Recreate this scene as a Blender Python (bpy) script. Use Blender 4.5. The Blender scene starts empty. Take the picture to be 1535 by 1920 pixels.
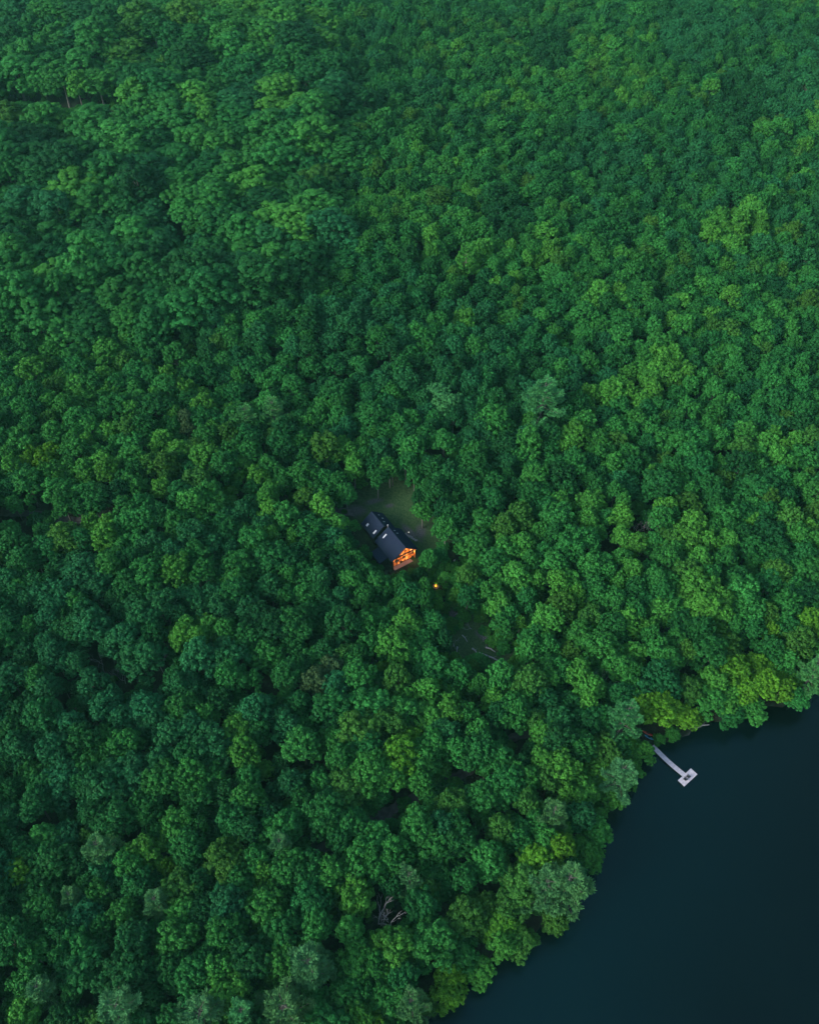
import bpy, bmesh, math, random
import numpy as np
from mathutils import Vector, Matrix
R_ = math.radians
rnd = random.Random(11)
rng = np.random.default_rng(11)
scene = bpy.context.scene
C = scene.collection

# ------------------------------------------------------------------ camera
CAM_H, PITCH, VFOV = 230.0, 48.0, 62.0
PW, PH = 1535.0, 1920.0
F = PH / 2 / math.tan(R_(VFOV / 2))
sP, cP = math.sin(R_(PITCH)), math.cos(R_(PITCH))
cam_d = bpy.data.cameras.new('camera')
cam = bpy.data.objects.new('camera', cam_d); C.objects.link(cam)
cam.location = (0, 0, CAM_H); cam.rotation_euler = (R_(90 - PITCH), 0, 0)
cam_d.sensor_fit = 'VERTICAL'; cam_d.angle_y = R_(VFOV)
cam_d.clip_end = 20000; cam_d.clip_start = 1
scene.camera = cam

def proj(x, y, z):
    """world -> photograph pixels (used to find out which ground a tree would cover)"""
    dx, dy, dz = x, y, z - CAM_H
    dep = dy * cP - dz * sP
    up = dy * sP + dz * cP
    return PW / 2 + F * dx / dep, PH / 2 - F * up / dep, dep

def at_z(px, py, z):
    a = (px - PW / 2) / F; b = (PH / 2 - py) / F
    dx, dy, dz = a, cP + b * sP, -sP + b * cP
    t = (z - CAM_H) / dz
    return dx * t, dy * t

# ------------------------------------------------------------------ terrain
lake = [at_z(px, py, 0.0) for px, py in [
    (1535, 1292), (1480, 1314), (1420, 1331), (1380, 1342), (1330, 1352), (1300, 1366), (1262, 1386), (1228, 1406),
    (1186, 1434), (1152, 1468), (1124, 1525), (1102, 1580), (1076, 1635), (1058, 1695), (1030, 1735), (978, 1766),
    (928, 1792), (890, 1826), (848, 1852), (815, 1888), (785, 1930), (740, 2000)]]
lake = [(900, 420), (400, 262), (240, 212), (165, 180)] + lake + [(-30, -60), (-60, -600), (1500, -600)]
LK = np.array(lake)

def inside_poly(x, y, P):
    x = np.asarray(x, float); y = np.asarray(y, float)
    c = np.zeros(x.shape, bool)
    n = len(P); j = n - 1
    for i in range(n):
        xi, yi = P[i]; xj, yj = P[j]
        if yi != yj:
            t = ((yi > y) != (yj > y)) & (x < (xj - xi) * (y - yi) / (yj - yi) + xi)
            c ^= t
        j = i
    return c

def seg_dist(x, y, P, closed=True):
    d = np.full(np.shape(x), 1e9)
    n = len(P)
    for i in range(n if closed else n - 1):
        ax, ay = P[i]; bx, by = P[(i + 1) % n]
        vx, vy = bx - ax, by - ay
        t = np.clip(((x - ax) * vx + (y - ay) * vy) / (vx * vx + vy * vy + 1e-9), 0, 1)
        d = np.minimum(d, np.hypot(x - ax - t * vx, y - ay - t * vy))
    return d

def height(x, y):
    x = np.asarray(x, float); y = np.asarray(y, float)
    wob = 0.9 * np.sin(x * .31 + 1.3) * np.cos(y * .27) + .5 * np.sin(x * .83 + y * .61)
    sd = seg_dist(x, y, lake) * np.where(inside_poly(x, y, lake), -1, 1) + wob
    land = 1.9 * (1 - np.exp(-np.maximum(sd, 0) / 4)) + 0.045 * np.clip(sd, 0, 400) \
        + np.clip(sd / 60, 0, 1) * (2.0 * np.sin(x * .018 + 1) * np.cos(y * .016 + .5) + 1.2 * np.sin(x * .043 + y * .031) + .25 * np.sin(x * .21 - y * .17))
    # a low rise crossing the far left of the picture
    ridge = 9 * np.exp(-((y - 560 - .12 * (x + 200)) / 45) ** 2) / (1 + np.exp((x + 80) / 40))
    ridge = ridge + 4.5 * np.sin(y * .075 + x * .02) / (1 + np.exp((x + 20) / 40)) / (1 + np.exp(-(y - 260) / 25))
    return np.where(sd > 0, land + ridge * np.clip(sd / 60, 0, 1) - .05, np.maximum(sd * .22, -5) - .05)

def h1(x, y): return float(height(np.array([x]), np.array([y]))[0])

def at(px, py, dz=0.0):
    z = 0.0
    for _ in range(12):
        x, y = at_z(px, py, z + dz); z = h1(x, y)
    return x, y, z

# ------------------------------------------------------------------ materials
def nmat(name):
    m = bpy.data.materials.new(name); m.use_nodes = True
    nt = m.node_tree; b = nt.nodes['Principled BSDF']
    return m, nt, nt.nodes, nt.links, b

def noisy(name, c1, c2, scale=2.0, rough=.8, bump=0.0, detail=5, metal=0, spec=.5):
    m, nt, N, L, b = nmat(name)
    tc = N.new('ShaderNodeTexCoord'); nz = N.new('ShaderNodeTexNoise'); nz.inputs['Scale'].default_value = scale
    nz.inputs['Detail'].default_value = detail
    cr = N.new('ShaderNodeValToRGB'); cr.color_ramp.elements[0].position = .33; cr.color_ramp.elements[1].position = .68
    cr.color_ramp.elements[0].color = (*c1, 1); cr.color_ramp.elements[1].color = (*c2, 1)
    L.new(tc.outputs['Object'], nz.inputs['Vector']); L.new(nz.outputs['Fac'], cr.inputs['Fac'])
    L.new(cr.outputs['Color'], b.inputs['Base Color'])
    b.inputs['Roughness'].default_value = rough; b.inputs['Metallic'].default_value = metal
    b.inputs['Specular IOR Level'].default_value = spec
    if bump:
        bp = N.new('ShaderNodeBump'); bp.inputs['Strength'].default_value = bump; bp.inputs['Distance'].default_value = .05
        L.new(nz.outputs['Fac'], bp.inputs['Height']); L.new(bp.outputs['Normal'], b.inputs['Normal'])
    return m

def emis(name, c, s):
    m, nt, N, L, b = nmat(name)
    b.inputs['Base Color'].default_value = (*c, 1)
    b.inputs['Emission Color'].default_value = (*c, 1); b.inputs['Emission Strength'].default_value = s
    return m

def foliage_mat(name, rough=.6, transl=.18, spread=.5):
    """leaf colour = tint of the tree x tone, random between leaf sprays and painted darker inside broadleaf crowns"""
    m, nt, N, L, b = nmat(name)
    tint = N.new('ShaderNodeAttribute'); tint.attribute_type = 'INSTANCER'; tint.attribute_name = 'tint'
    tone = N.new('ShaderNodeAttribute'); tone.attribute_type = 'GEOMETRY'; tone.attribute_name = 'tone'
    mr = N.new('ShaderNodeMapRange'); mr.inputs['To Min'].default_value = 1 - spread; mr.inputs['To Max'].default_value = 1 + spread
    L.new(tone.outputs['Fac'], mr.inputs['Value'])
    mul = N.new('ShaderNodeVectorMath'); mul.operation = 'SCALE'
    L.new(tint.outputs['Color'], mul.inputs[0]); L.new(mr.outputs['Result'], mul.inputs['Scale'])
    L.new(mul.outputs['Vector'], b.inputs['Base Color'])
    b.inputs['Roughness'].default_value = rough; b.inputs['Specular IOR Level'].default_value = .08
    tr = N.new('ShaderNodeBsdfTranslucent'); L.new(mul.outputs['Vector'], tr.inputs['Color'])
    mx = N.new('ShaderNodeMixShader'); mx.inputs['Fac'].default_value = transl
    out = N['Material Output']
    L.new(b.outputs['BSDF'], mx.inputs[1]); L.new(tr.outputs['BSDF'], mx.inputs[2]); L.new(mx.outputs['Shader'], out.inputs['Surface'])
    return m

M = {}
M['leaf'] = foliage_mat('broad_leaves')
M['needle'] = foliage_mat('pine_needles', .7, .1, .35)
M['bark'] = noisy('bark', (.07, .065, .06), (.17, .165, .15), 3, .9, .3)
M['dead'] = noisy('dead_wood', (.19, .19, .20), (.35, .34, .35), 4, .85, .2)
M['roof'] = noisy('roof_metal', (.007, .014, .036), (.011, .020, .046), 6, .65, .02, spec=.12)
M['black'] = noisy('black_cladding', (.006, .006, .008), (.012, .012, .014), 5, .7)
M['skylight'] = noisy('skylight_glass', (.55, .57, .62), (.7, .7, .72), 2, .15)
M['deck'] = noisy('deck_boards', (.20, .17, .20), (.30, .26, .29), 5, .7, .1)
M['warmwood'] = noisy('warm_pine_boards', (.42, .16, .05), (.60, .26, .09), 3, .6)
M['dock'] = noisy('weathered_dock_boards', (.40, .38, .44), (.60, .57, .64), 1.6, .8, .15)
M['dockedge'] = noisy('dock_frame_timber', (.05, .05, .055), (.10, .10, .11), 3, .8)
M['plastic'] = noisy('black_plastic', (.008, .010, .014), (.02, .022, .028), 6, .5)
M['red'] = noisy('red_hull', (.30, .02, .02), (.38, .035, .025), 3, .4)
M['blue'] = noisy('blue_hull', (.01, .17, .32), (.015, .22, .38), 3, .4)
M['stone'] = noisy('stone', (.10, .10, .11), (.26, .25, .26), 2.5, .9, .5)
M['white'] = noisy('white_paint', (.62, .64, .66), (.78, .78, .8), 3, .5)
M['lamp'] = emis('lit_globe', (1, .93, .8), .6)
M['porchlamp'] = emis('lit_porch_lamp', (1, .55, .25), 14)
M['fire'] = emis('flame', (1, .42, .04), 1.1)
M['sign'] = noisy('steel', (.3, .3, .32), (.4, .4, .42), 3, .4)
M['twig'] = noisy('bare_twigs', (.20, .19, .21), (.32, .31, .34), 3, .9)

def window_mat():
    m, nt, N, L, b = nmat('lit_window')
    tc = N.new('ShaderNodeTexCoord'); v = N.new('ShaderNodeTexVoronoi'); v.inputs['Scale'].default_value = .8
    nz = N.new('ShaderNodeTexNoise'); nz.inputs['Scale'].default_value = .9; nz.inputs['Detail'].default_value = 3
    L.new(tc.outputs['Object'], v.inputs['Vector']); L.new(tc.outputs['Object'], nz.inputs['Vector'])
    mu = N.new('ShaderNodeMath'); mu.operation = 'MULTIPLY'
    L.new(v.outputs['Color'], mu.inputs[0]); L.new(nz.outputs['Fac'], mu.inputs[1])
    cr = N.new('ShaderNodeValToRGB'); e = cr.color_ramp.elements
    e[0].position = .14; e[0].color = (.015, .008, .004, 1); e[1].position = .62; e[1].color = (1, .33, .06, 1)
    x = e.new(.30); x.color = (.42, .085, .012, 1)
    L.new(mu.outputs[0], cr.inputs['Fac'])
    b.inputs['Base Color'].default_value = (.02, .02, .02, 1); b.inputs['Roughness'].default_value = .15
    L.new(cr.outputs['Color'], b.inputs['Emission Color']); b.inputs['Emission Strength'].default_value = 1.0
    return m
M['window'] = window_mat()

# ------------------------------------------------------------------ helpers
def mesh_np(name, V, Fq, mats, mi=None, tone=None, smooth=False):
    """quads only"""
    V = np.asarray(V, np.float32); Fq = np.asarray(Fq, np.int32)
    me = bpy.data.meshes.new(name)
    me.vertices.add(len(V)); me.vertices.foreach_set('co', V.ravel())
    me.loops.add(Fq.size); me.loops.foreach_set('vertex_index', Fq.ravel())
    me.polygons.add(len(Fq)); me.polygons.foreach_set('loop_start', np.arange(len(Fq), dtype=np.int32) * 4)
    me.update(calc_edges=True)
    for m in mats: me.materials.append(m)
    if mi is not None: me.polygons.foreach_set('material_index', np.asarray(mi, np.int32))
    if tone is not None:
        a = me.attributes.new('tone', 'FLOAT', 'FACE'); a.data.foreach_set('value', np.asarray(tone, np.float32))
    if smooth: me.polygons.foreach_set('use_smooth', np.ones(len(Fq), bool))
    me.validate(); me.update()
    return me

def tag(o, label=None, cat=None, group=None, kind=None):
    if label: o['label'] = label
    if cat: o['category'] = cat
    if group: o['group'] = group
    if kind: o['kind'] = kind
    return o

def link(name, me, parent=None):
    o = bpy.data.objects.new(name, me); C.objects.link(o)
    if parent is not None: o.parent = parent
    return o

def empty(name, loc, rz=0):
    o = bpy.data.objects.new(name, None); C.objects.link(o)
    o.location = loc; o.rotation_euler = (0, 0, rz); o.empty_display_size = .5
    return o

class MB:
    def __init__(s): s.bm = bmesh.new()
    def box(s, x0, x1, y0, y1, z0, z1, bev=0):
        v = [s.bm.verts.new(p) for p in [(x0, y0, z0), (x1, y0, z0), (x1, y1, z0), (x0, y1, z0), (x0, y0, z1), (x1, y0, z1), (x1, y1, z1), (x0, y1, z1)]]
        for f in [(3, 2, 1, 0), (4, 5, 6, 7), (0, 1, 5, 4), (1, 2, 6, 5), (2, 3, 7, 6), (3, 0, 4, 7)]:
            s.bm.faces.new([v[i] for i in f])
        return s
    def hexa(s, pts):
        v = [s.bm.verts.new(p) for p in pts]
        for f in [(3, 2, 1, 0), (4, 5, 6, 7), (0, 1, 5, 4), (1, 2, 6, 5), (2, 3, 7, 6), (3, 0, 4, 7)]:
            s.bm.faces.new([v[i] for i in f])
        return s
    def slab(s, a, b, c, d, t):
        """thick sheet over four top corners"""
        a, b, c, d = map(Vector, (a, b, c, d)); n = (b - a).cross(d - a).normalized()
        if n.z < 0: n = -n
        return s.hexa([p - n * t for p in (a, b, c, d)] + [a, b, c, d])
    def prism(s, pts, x0, x1):
        """outline in the yz plane pushed along x"""
        A = [s.bm.verts.new((x0, y, z)) for y, z in pts]; B = [s.bm.verts.new((x1, y, z)) for y, z in pts]
        n = len(pts)
        s.bm.faces.new(A[::-1]); s.bm.faces.new(B)
        for i in range(n): s.bm.faces.new([A[i], A[(i + 1) % n], B[(i + 1) % n], B[i]])
        return s
    def tube(s, pts, rad, seg=8):
        rings = []
        for i, p in enumerate(pts):
            p = Vector(p)
            a = Vector(pts[max(i - 1, 0)]); b = Vector(pts[min(i + 1, len(pts) - 1)])
            d = (b - a).normalized(); u = d.orthogonal().normalized(); w = d.cross(u)
            r = rad[i] if hasattr(rad, '__len__') else rad
            rings.append([s.bm.verts.new(p + (u * math.cos(k * 2 * math.pi / seg) + w * math.sin(k * 2 * math.pi / seg)) * r) for k in range(seg)])
        for i in range(len(rings) - 1):
            for k in range(seg):
                s.bm.faces.new([rings[i][k], rings[i][(k + 1) % seg], rings[i + 1][(k + 1) % seg], rings[i + 1][k]])
        s.bm.faces.new(rings[0][::-1]); s.bm.faces.new(rings[-1])
        return s
    def ball(s, c, r, sq=(1, 1, 1), sub=2, jit=0, rr=None):
        g = bmesh.ops.create_icosphere(s.bm, subdivisions=sub, radius=r)
        for v in g['verts']:
            k = 1 + (rr.uniform(-jit, jit) if rr else 0)
            v.co = Vector((v.co.x * sq[0] * k + c[0], v.co.y * sq[1] * k + c[1], v.co.z * sq[2] * k + c[2]))
        return s
    def build(s, name, mat, parent=None, smooth=False):
        bmesh.ops.recalc_face_normals(s.bm, faces=s.bm.faces)
        me = bpy.data.meshes.new(name); s.bm.to_mesh(me); s.bm.free(); me.materials.append(mat)
        if smooth: me.polygons.foreach_set('use_smooth', [True] * len(me.polygons))
        return link(name, me, parent)

# ------------------------------------------------------------------ tree prototypes (numpy)
def unit(v): return v / (np.linalg.norm(v, axis=-1, keepdims=True) + 1e-9)

def cards(P, Nn, size, r, aspect=.8):
    n = len(P)
    a = unit(r.normal(size=(n, 3))); u = unit(np.cross(Nn, a)); w = np.cross(Nn, u)
    s = size[:, None]
    V = np.stack([P - u * s, P - w * s * aspect + Nn * s * .15, P + u * s, P + w * s * aspect + Nn * s * .15], 1).reshape(-1, 3)
    Q = np.arange(n * 4).reshape(-1, 4)
    return V, Q

def tube_np(pts, rad, seg=6):
    V = []; Q = []
    pts = np.asarray(pts, float)
    for i, p in enumerate(pts):
        d = unit(pts[min(i + 1, len(pts) - 1)] - pts[max(i - 1, 0)])
        a = np.array([1, 0, 0]) if abs(d[0]) < .8 else np.array([0, 1, 0])
        u = unit(np.cross(d, a)); w = np.cross(d, u)
        for k in range(seg):
            t = 2 * math.pi * k / seg
            V.append(p + (u * math.cos(t) + w * math.sin(t)) * rad[i])
    for i in range(len(pts) - 1):
        for k in range(seg):
            Q.append((i * seg + k, i * seg + (k + 1) % seg, (i + 1) * seg + (k + 1) % seg, (i + 1) * seg + k))
    return np.array(V), np.array(Q)

def merge(parts):
    V = []; Q = []; o = 0
    for v, q in parts:
        V.append(v); Q.append(q + o); o += len(v)
    return np.concatenate(V), np.concatenate(Q)

def broad_arrays(seed, soft=False, tall=False, high=False):
    """crown of lobes > leaf sprays > leaves; radius ~5, height 16"""
    r = np.random.default_rng(seed)
    top = 15.6
    lobes = []
    nl = r.integers(8, 11) if soft else r.integers(12, 18)
    lobes.append((np.array([r.uniform(-1.2, 1.2), r.uniform(-1.2, 1.2), top - 2.3]), r.uniform(1.7, 2.2)))
    ph = r.uniform(0, 6.28); ex = r.uniform(-.18, .18); ea = r.uniform(0, 3.14)
    for i in range(nl):
        t = ph + i * 2.4 + r.uniform(-.35, .35); k = (i + .5) / nl
        drop = (7.0 if soft else 5.6 if not high else 3.2) * k ** 1.1
        z = top - 2.6 - drop + r.uniform(-.8, .8); d = (1.4 + 2.7 * math.sqrt(k) + r.uniform(-.5, .6)) * (1 + ex * math.cos(2 * (t - ea)))
        if tall: d *= .72
        lobes.append((np.array([math.cos(t) * d, math.sin(t) * d, z]), r.uniform(1.8, 2.7) if soft else r.uniform(1.15, 2.05)))
    LV = np.array([l[0] for l in lobes]); LR = np.array([l[1] for l in lobes])
    cr = .66 if soft else .56
    clumps = []
    for i, (c, rad) in enumerate(lobes):
        n = int(11 * rad * rad / (cr * cr * 3.3) * .66) + 5
        dirs = unit(r.normal(size=(n * 3, 3))); dirs = dirs[dirs[:, 2] > -.5][:n]
        P = c + dirs * rad * r.uniform(.90 if soft else .78, 1.06 if soft else 1.18, (len(dirs), 1)) * np.array([1.05, 1.05, .85])
        for p, d in zip(P, dirs):
            dd = np.linalg.norm(LV - p, axis=1) / LR; dd[i] = 9
            if dd.min() < .78: continue
            clumps.append((p, d, cr * r.uniform(.6, 1.35), r.uniform(0, 1)))
    P = []; Nn = []; S = []; T = []
    per = 78 if soft else 34
    for p, d, c, tn in clumps:
        n = int(per * (c / cr) ** 2) + 3
        q = unit(r.normal(size=(n, 3)) + d * .8 + np.array([0, 0, .5]))
        pos = p + q * c * r.uniform(.45, 1.12, (n, 1)) * np.array([1, 1, .75])
        P.append(pos); Nn.append(unit(q + r.normal(size=(n, 3)) * (.3 if soft else .55) + np.array([0, 0, .3])))
        S.append(r.uniform(.15, .28, n) if not soft else r.uniform(.12, .22, n))
        T.append(np.clip(.5 + (tn - .5) * .6 + r.normal(size=n) * (.14 if soft else .2), 0, 1))
    for c, rad in lobes:       # looser inner leaves, shade inside the crown put into their darker tone
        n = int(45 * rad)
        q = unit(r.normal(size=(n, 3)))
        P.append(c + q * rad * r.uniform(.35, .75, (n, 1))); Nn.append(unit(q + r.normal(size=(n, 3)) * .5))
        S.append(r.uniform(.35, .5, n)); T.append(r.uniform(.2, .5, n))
    P = np.concatenate(P); Nn = np.concatenate(Nn); S = np.concatenate(S); T = np.concatenate(T)
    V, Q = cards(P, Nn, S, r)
    # trunk and limbs
    lean = r.uniform(-.5, .5, 2)
    tp = [np.array([0, 0, -.5]), np.array([lean[0] * .3, lean[1] * .3, 3]), np.array([lean[0] * .8, lean[1] * .8, 7]), np.array([lean[0], lean[1], 11.5])]
    parts = [tube_np(tp, [.34, .26, .2, .09], 7)]
    for c, rad in lobes[1:]:
        s0 = tp[2] + np.array([0, 0, r.uniform(-1.2, 1.5)])
        mid = (s0 + c) / 2 + np.array([0, 0, -.3])
        parts.append(tube_np([s0, mid, c], [.12, .08, .03], 5))
    TV, TQ = merge(parts)
    return (V, Q, T), (TV, TQ)

def pine_arrays(seed, slim=1.0):
    """whorls of long branches, each a feather of separate needle tufts; height 20, radius ~4.4"""
    r = np.random.default_rng(seed)
    Hh = 20.0; P = []; D = []; parts = [tube_np([(0, 0, -.5), (0.1, 0, 8), (0, .1, 15), (0, 0, Hh - .4)], [.33, .25, .14, .04], 7)]
    z = 8.0
    while z < Hh - .5:
        k = (z - 8.0) / (Hh - 8.0); Lb = (4.6 * (1 - k) ** .8 + .7) * slim
        nb = r.integers(4, 6); ph = r.uniform(0, 6.28)
        for i in range(nb):
            t = ph + i * 6.283 / nb + r.uniform(-.35, .35); L = Lb * r.uniform(.5, 1.2)
            e = np.array([math.cos(t), math.sin(t), 0]); rise = (.12 + .6 * k) * L
            s0 = np.array([0, 0, z]); p1 = s0 + e * L * .5 + [0, 0, rise * .2]; p2 = s0 + e * L + [0, 0, rise]
            parts.append(tube_np([s0, p1, p2], [.08, .05, .02], 4))
            side = np.array([-e[1], e[0], 0]); m = max(2, int(L * 1.5))
            for j in range(m):
                uu = .3 + .7 * (j + .5) / m
                c = s0 + (e * L * uu) + np.array([0, 0, rise * uu * uu]); wdt = .20 * L * (1.05 - uu) + .22
                for sgn in (-1, 1):
                    P.append(c + side * sgn * wdt * r.uniform(.6, 1.1) + e * .2); D.append(unit(e + side * sgn * .8 + np.array([0, 0, .45])))
            P.append(p2); D.append(unit(e + np.array([0, 0, .4])))
        z += r.uniform(1.15, 1.8)
    P.append(np.array([0, 0, Hh])); D.append(np.array([0, 0, 1.]))
    P = np.array(P); D = np.array(D); n = len(P); K = 26
    sc = r.uniform(.7, 1.25, n)[:, None]
    PP = np.repeat(P, K, 0); SC = np.repeat(sc, K, 0); DD = unit(np.repeat(D, K, 0) + r.normal(size=(n * K, 3)) * .5)
    Ln = r.uniform(.4, .95, n * K)[:, None] * SC; w = unit(np.cross(DD, np.array([0, 0, 1.]) + r.normal(size=(n * K, 3)) * .5)) * .085
    A = PP + r.normal(size=PP.shape) * .1; B = A + DD * Ln
    V = np.stack([A - w, A + w, B + w * .8, B - w * .8], 1).reshape(-1, 3)
    T = np.clip(np.repeat(r.uniform(.2, .8, n), K) + r.normal(size=n * K) * .15, 0, 1)
    TV, TQ = merge(parts)
    return (V, np.arange(len(V)).reshape(-1, 4), T), (TV, TQ)

def dead_arrays(seed, Hh=11, spread=1.0, fine=3, stem=.24):
    r = np.random.default_rng(seed); parts = []
    def grow(p, d, L, rad, lev):
        p1 = p + d * L * .5 + r.normal(size=3) * L * .06; p2 = p + d * L + r.normal(size=3) * L * .1
        parts.append(tube_np([p, p1, p2], [rad, rad * .8, rad * .55], 5))
        if lev <= 0: return
        for i in range(r.integers(2, 4)):
            nd = unit(d + unit(r.normal(size=3)) * .75 * spread + np.array([0, 0, .1]))
            grow(p2 if i < 2 else p1, nd, L * r.uniform(.55, .8), rad * .55, lev - 1)
    grow(np.array([0, 0, -.4]), unit(np.array([r.uniform(-.1, .1), r.uniform(-.1, .1), 1])), Hh * .42, stem, fine)
    return merge(parts)

broad = []; 
for i in range(12): broad.append(broad_arrays(100 + i, False, i in (4, 7, 10)))
softs = [broad_arrays(300 + i, True) for i in range(5)]
pines = [pine_arrays(500 + i, (1.0, .85, 1.1)[i]) for i in range(3)]
highs = [broad_arrays(700 + i, False, True, True) for i in range(2)]
ALL = broad + softs + pines + highs
NB, NS = len(broad), len(softs)
crown_me = []; trunk_me = []; full_obs = []
proto_col = bpy.data.collections.new('tree_kinds')
for i, ((V, Q, T), (TV, TQ)) in enumerate(ALL):
    lm = M['needle'] if NB + NS <= i < NB + NS + 3 else M['leaf']
    crown_me.append(mesh_np('crown', V, Q, [lm], tone=T))
    trunk_me.append(mesh_np('trunk', TV, TQ, [M['bark']], smooth=True))
    FV, FQ = merge([(V, Q), (TV, TQ)])
    fm = mesh_np('whole_tree', FV, FQ, [lm, M['bark']], mi=np.r_[np.zeros(len(Q)), np.ones(len(TQ))], tone=np.r_[T, np.zeros(len(TQ))])
    o = bpy.data.objects.new('tree_kind_%02d' % i, fm); proto_col.objects.link(o)

# ------------------------------------------------------------------ colours of the trees
PAL = {  # linear base colours
 'dark green': (.010, .080, .022), 'deep green': (.015, .112, .026), 'mid green': (.022, .148, .030), 'fresh green': (.030, .175, .032),
 'light green': (.050, .215, .030), 'yellow-green': (.068, .225, .018), 'bluish green': (.016, .118, .037), 'olive green': (.036, .138, .022),
 'grey-green': (.052, .178, .058), 'brownish': (.040, .092, .034), 'pale green': (.050, .215, .062)}
blobs = [  # photograph x, y, radius, colour: where the wood's colour changes
 (505,1390,26,'yellow-green'),(440,1380,40,'light green'),(425,1415,35,'light green'),(500,1440,30,'light green'),(720,1250,18,'yellow-green'),
 (742,1400,34,'yellow-green'),(735,1445,30,'light green'),(832,1278,34,'light green'),(825,1425,24,'light green'),(775,1290,28,'light green'),
 (815,1350,30,'light green'),(518,1008,14,'light green'),(510,940,26,'light green'),(412,930,15,'brownish'),(440,935,24,'light green'),
 (605,965,30,'light green'),(70,858,32,'yellow-green'),(200,890,32,'light green'),(125,895,28,'light green'),(282,872,22,'olive green'),
 (1425,1275,50,'yellow-green'),(1432,1185,18,'yellow-green'),(1415,1235,20,'yellow-green'),(1236,1335,32,'yellow-green'),(1280,1330,30,'yellow-green'),
 (1345,1130,34,'light green'),(1095,1280,30,'light green'),(1190,1225,34,'light green'),(300,1590,34,'light green'),(310,1625,28,'yellow-green'),
 (30,1660,28,'yellow-green'),(45,1700,22,'light green'),(490,1650,28,'light green'),(320,1850,34,'light green'),(430,1840,24,'light green'),
 (850,1850,40,'yellow-green'),(925,1800,26,'yellow-green'),(965,1760,30,'light green'),(1020,1740,40,'light green'),(1075,1600,22,'yellow-green'),
 (1060,1590,18,'yellow-green'),(985,1690,30,'olive green'),(1040,1620,30,'olive green'),(900,1700,36,'olive green'),(1110,1560,40,'light green'),
 (1190,1415,34,'yellow-green'),(1230,1400,24,'light green'),(1100,1430,30,'light green'),(1060,1470,30,'light green'),(870,500,22,'light green'),
 (865,600,26,'light green'),(1260,690,40,'light green'),(1120,750,34,'light green'),(1470,830,36,'light green'),(1080,830,26,'light green'),
 (1300,990,40,'light green'),(1480,900,14,'yellow-green'),(60,270,40,'dark green'),(80,360,44,'bluish green'),(290,405,44,'bluish green'),
 (370,200,34,'light green'),(405,205,26,'light green'),(525,190,30,'light green'),(570,200,24,'light green'),(220,262,50,'fresh green'),
 (140,370,40,'light green'),(470,165,40,'bluish green'),(640,330,36,'dark green'),(950,400,50,'dark green'),(1390,190,60,'dark green'),
 (1030,95,40,'dark green'),(1300,60,70,'bluish green'),(1480,170,60,'bluish green'),(700,60,30,'bluish green'),(540,420,26,'light green'),
 (380,400,40,'fresh green'),(345,800,22,'brownish'),(605,1262,26,'brownish'),(150,1555,24,'olive green'),(1180,900,24,'bluish green'),
 (900,900,50,'deep green'),(650,860,34,'light green'),(540,1000,24,'light green'),(380,1180,36,'light green'),(320,1180,24,'light green'),
 (340,1060,16,'light green'),(180,990,34,'light green'),(60,1250,24,'olive green'),(840,740,32,'pale green'),(1380,420,60,'light green'),(1200,720,50,'light green')]
BL = np.array([(b[0], b[1], b[2]) for b in blobs], float)
def pick_tone(px, py, shore, x, y, r):
    d = np.hypot(BL[:, 0] - px, (BL[:, 1] - py) * 1.1) / BL[:, 2]
    k = int(d.argmin())
    if d[k] < 1: return blobs[k][3]
    if shore < 12 and r.random() < .62: return r.choice(['yellow-green', 'light green', 'light green', 'olive green', 'fresh green'])
    if 640 < px < 1150 and py > 1250 and r.random() < .3: return r.choice(['light green', 'olive green', 'fresh green'])
    patch = math.sin(x * .027 + 1.7 * math.sin(y * .019)) + math.cos(y * .033 + x * .011)
    u = r.random() * 2.2 + patch * .46 + .12 * min(1, max(0, (900 - py) / 700)) + (.3 if px < 620 and py < 560 else 0)  # far and upper-left trees shifted to lighter tints, brighter light put into colour
    if u < .25: return 'bluish green'
    if u < .55: return 'dark green'
    if u < 1.05: return 'deep green'
    if u < 1.55: return 'mid green'
    if u < 2.0: return 'fresh green'
    if u < 2.16: return 'olive green'
    if u < 2.6: return 'light green' if r.random() < .4 else 'fresh green'
    return 'light green'
def jitter(c, r):
    k = r.uniform(.85, 1.18); h = r.uniform(-.1, .1)
    return (c[0] * k * (1 + h), c[1] * k, c[2] * k * (1 - h), 1.0)

# ------------------------------------------------------------------ ground left open between the trees (photograph outlines)
open_px = [
 [(652,962),(662,945),(690,925),(705,912),(745,905),(768,925),(778,955),(785,985),(808,1005),(812,1018),(786,1028),(784,1052),(737,1074),(716,1058),(703,1035),(690,1014),(676,982),(668,966)],
 [(0,956),(40,958),(45,968),(0,968)],
 [(72,938),(82,938),(100,960),(92,964)],
 [(112,966),(136,970),(132,974),(112,972)],
 [(854,1450),(880,1440),(872,1452),(856,1466)],
 [(712,1526),(748,1514),(744,1520),(714,1531)],
 [(756,1500),(768,1492),(764,1500)],
 [(960,1374),(982,1378),(976,1384)],
 [(172,1228),(196,1230),(232,1268),(246,1280),(238,1280),(205,1258)],
 [(300,1232),(318,1238),(306,1262),(298,1256)],
 [(300,370),(312,372),(348,452),(338,456)],
 [(835,1155),(865,1150),(905,1178),(915,1205),(965,1216),(955,1234),(935,1240),(885,1215),(858,1218),(838,1180)],
 [(845,1048),(860,1046),(860,1060),(846,1060)],
 [(808,1090),(826,1088),(828,1108),(810,1108)],
 [(1205,1370),(1222,1370),(1224,1386),(1208,1384)],
 [(1290,1380),(1318,1366),(1330,1366),(1300,1382)],
 [(0,164),(120,170),(225,182),(225,193),(120,186),(0,182)],
 [(695,1700),(742,1690),(740,1735),(705,1730)],
 [(1240,1418),(1300,1445),(1290,1460)],
]
prot = []
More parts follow.
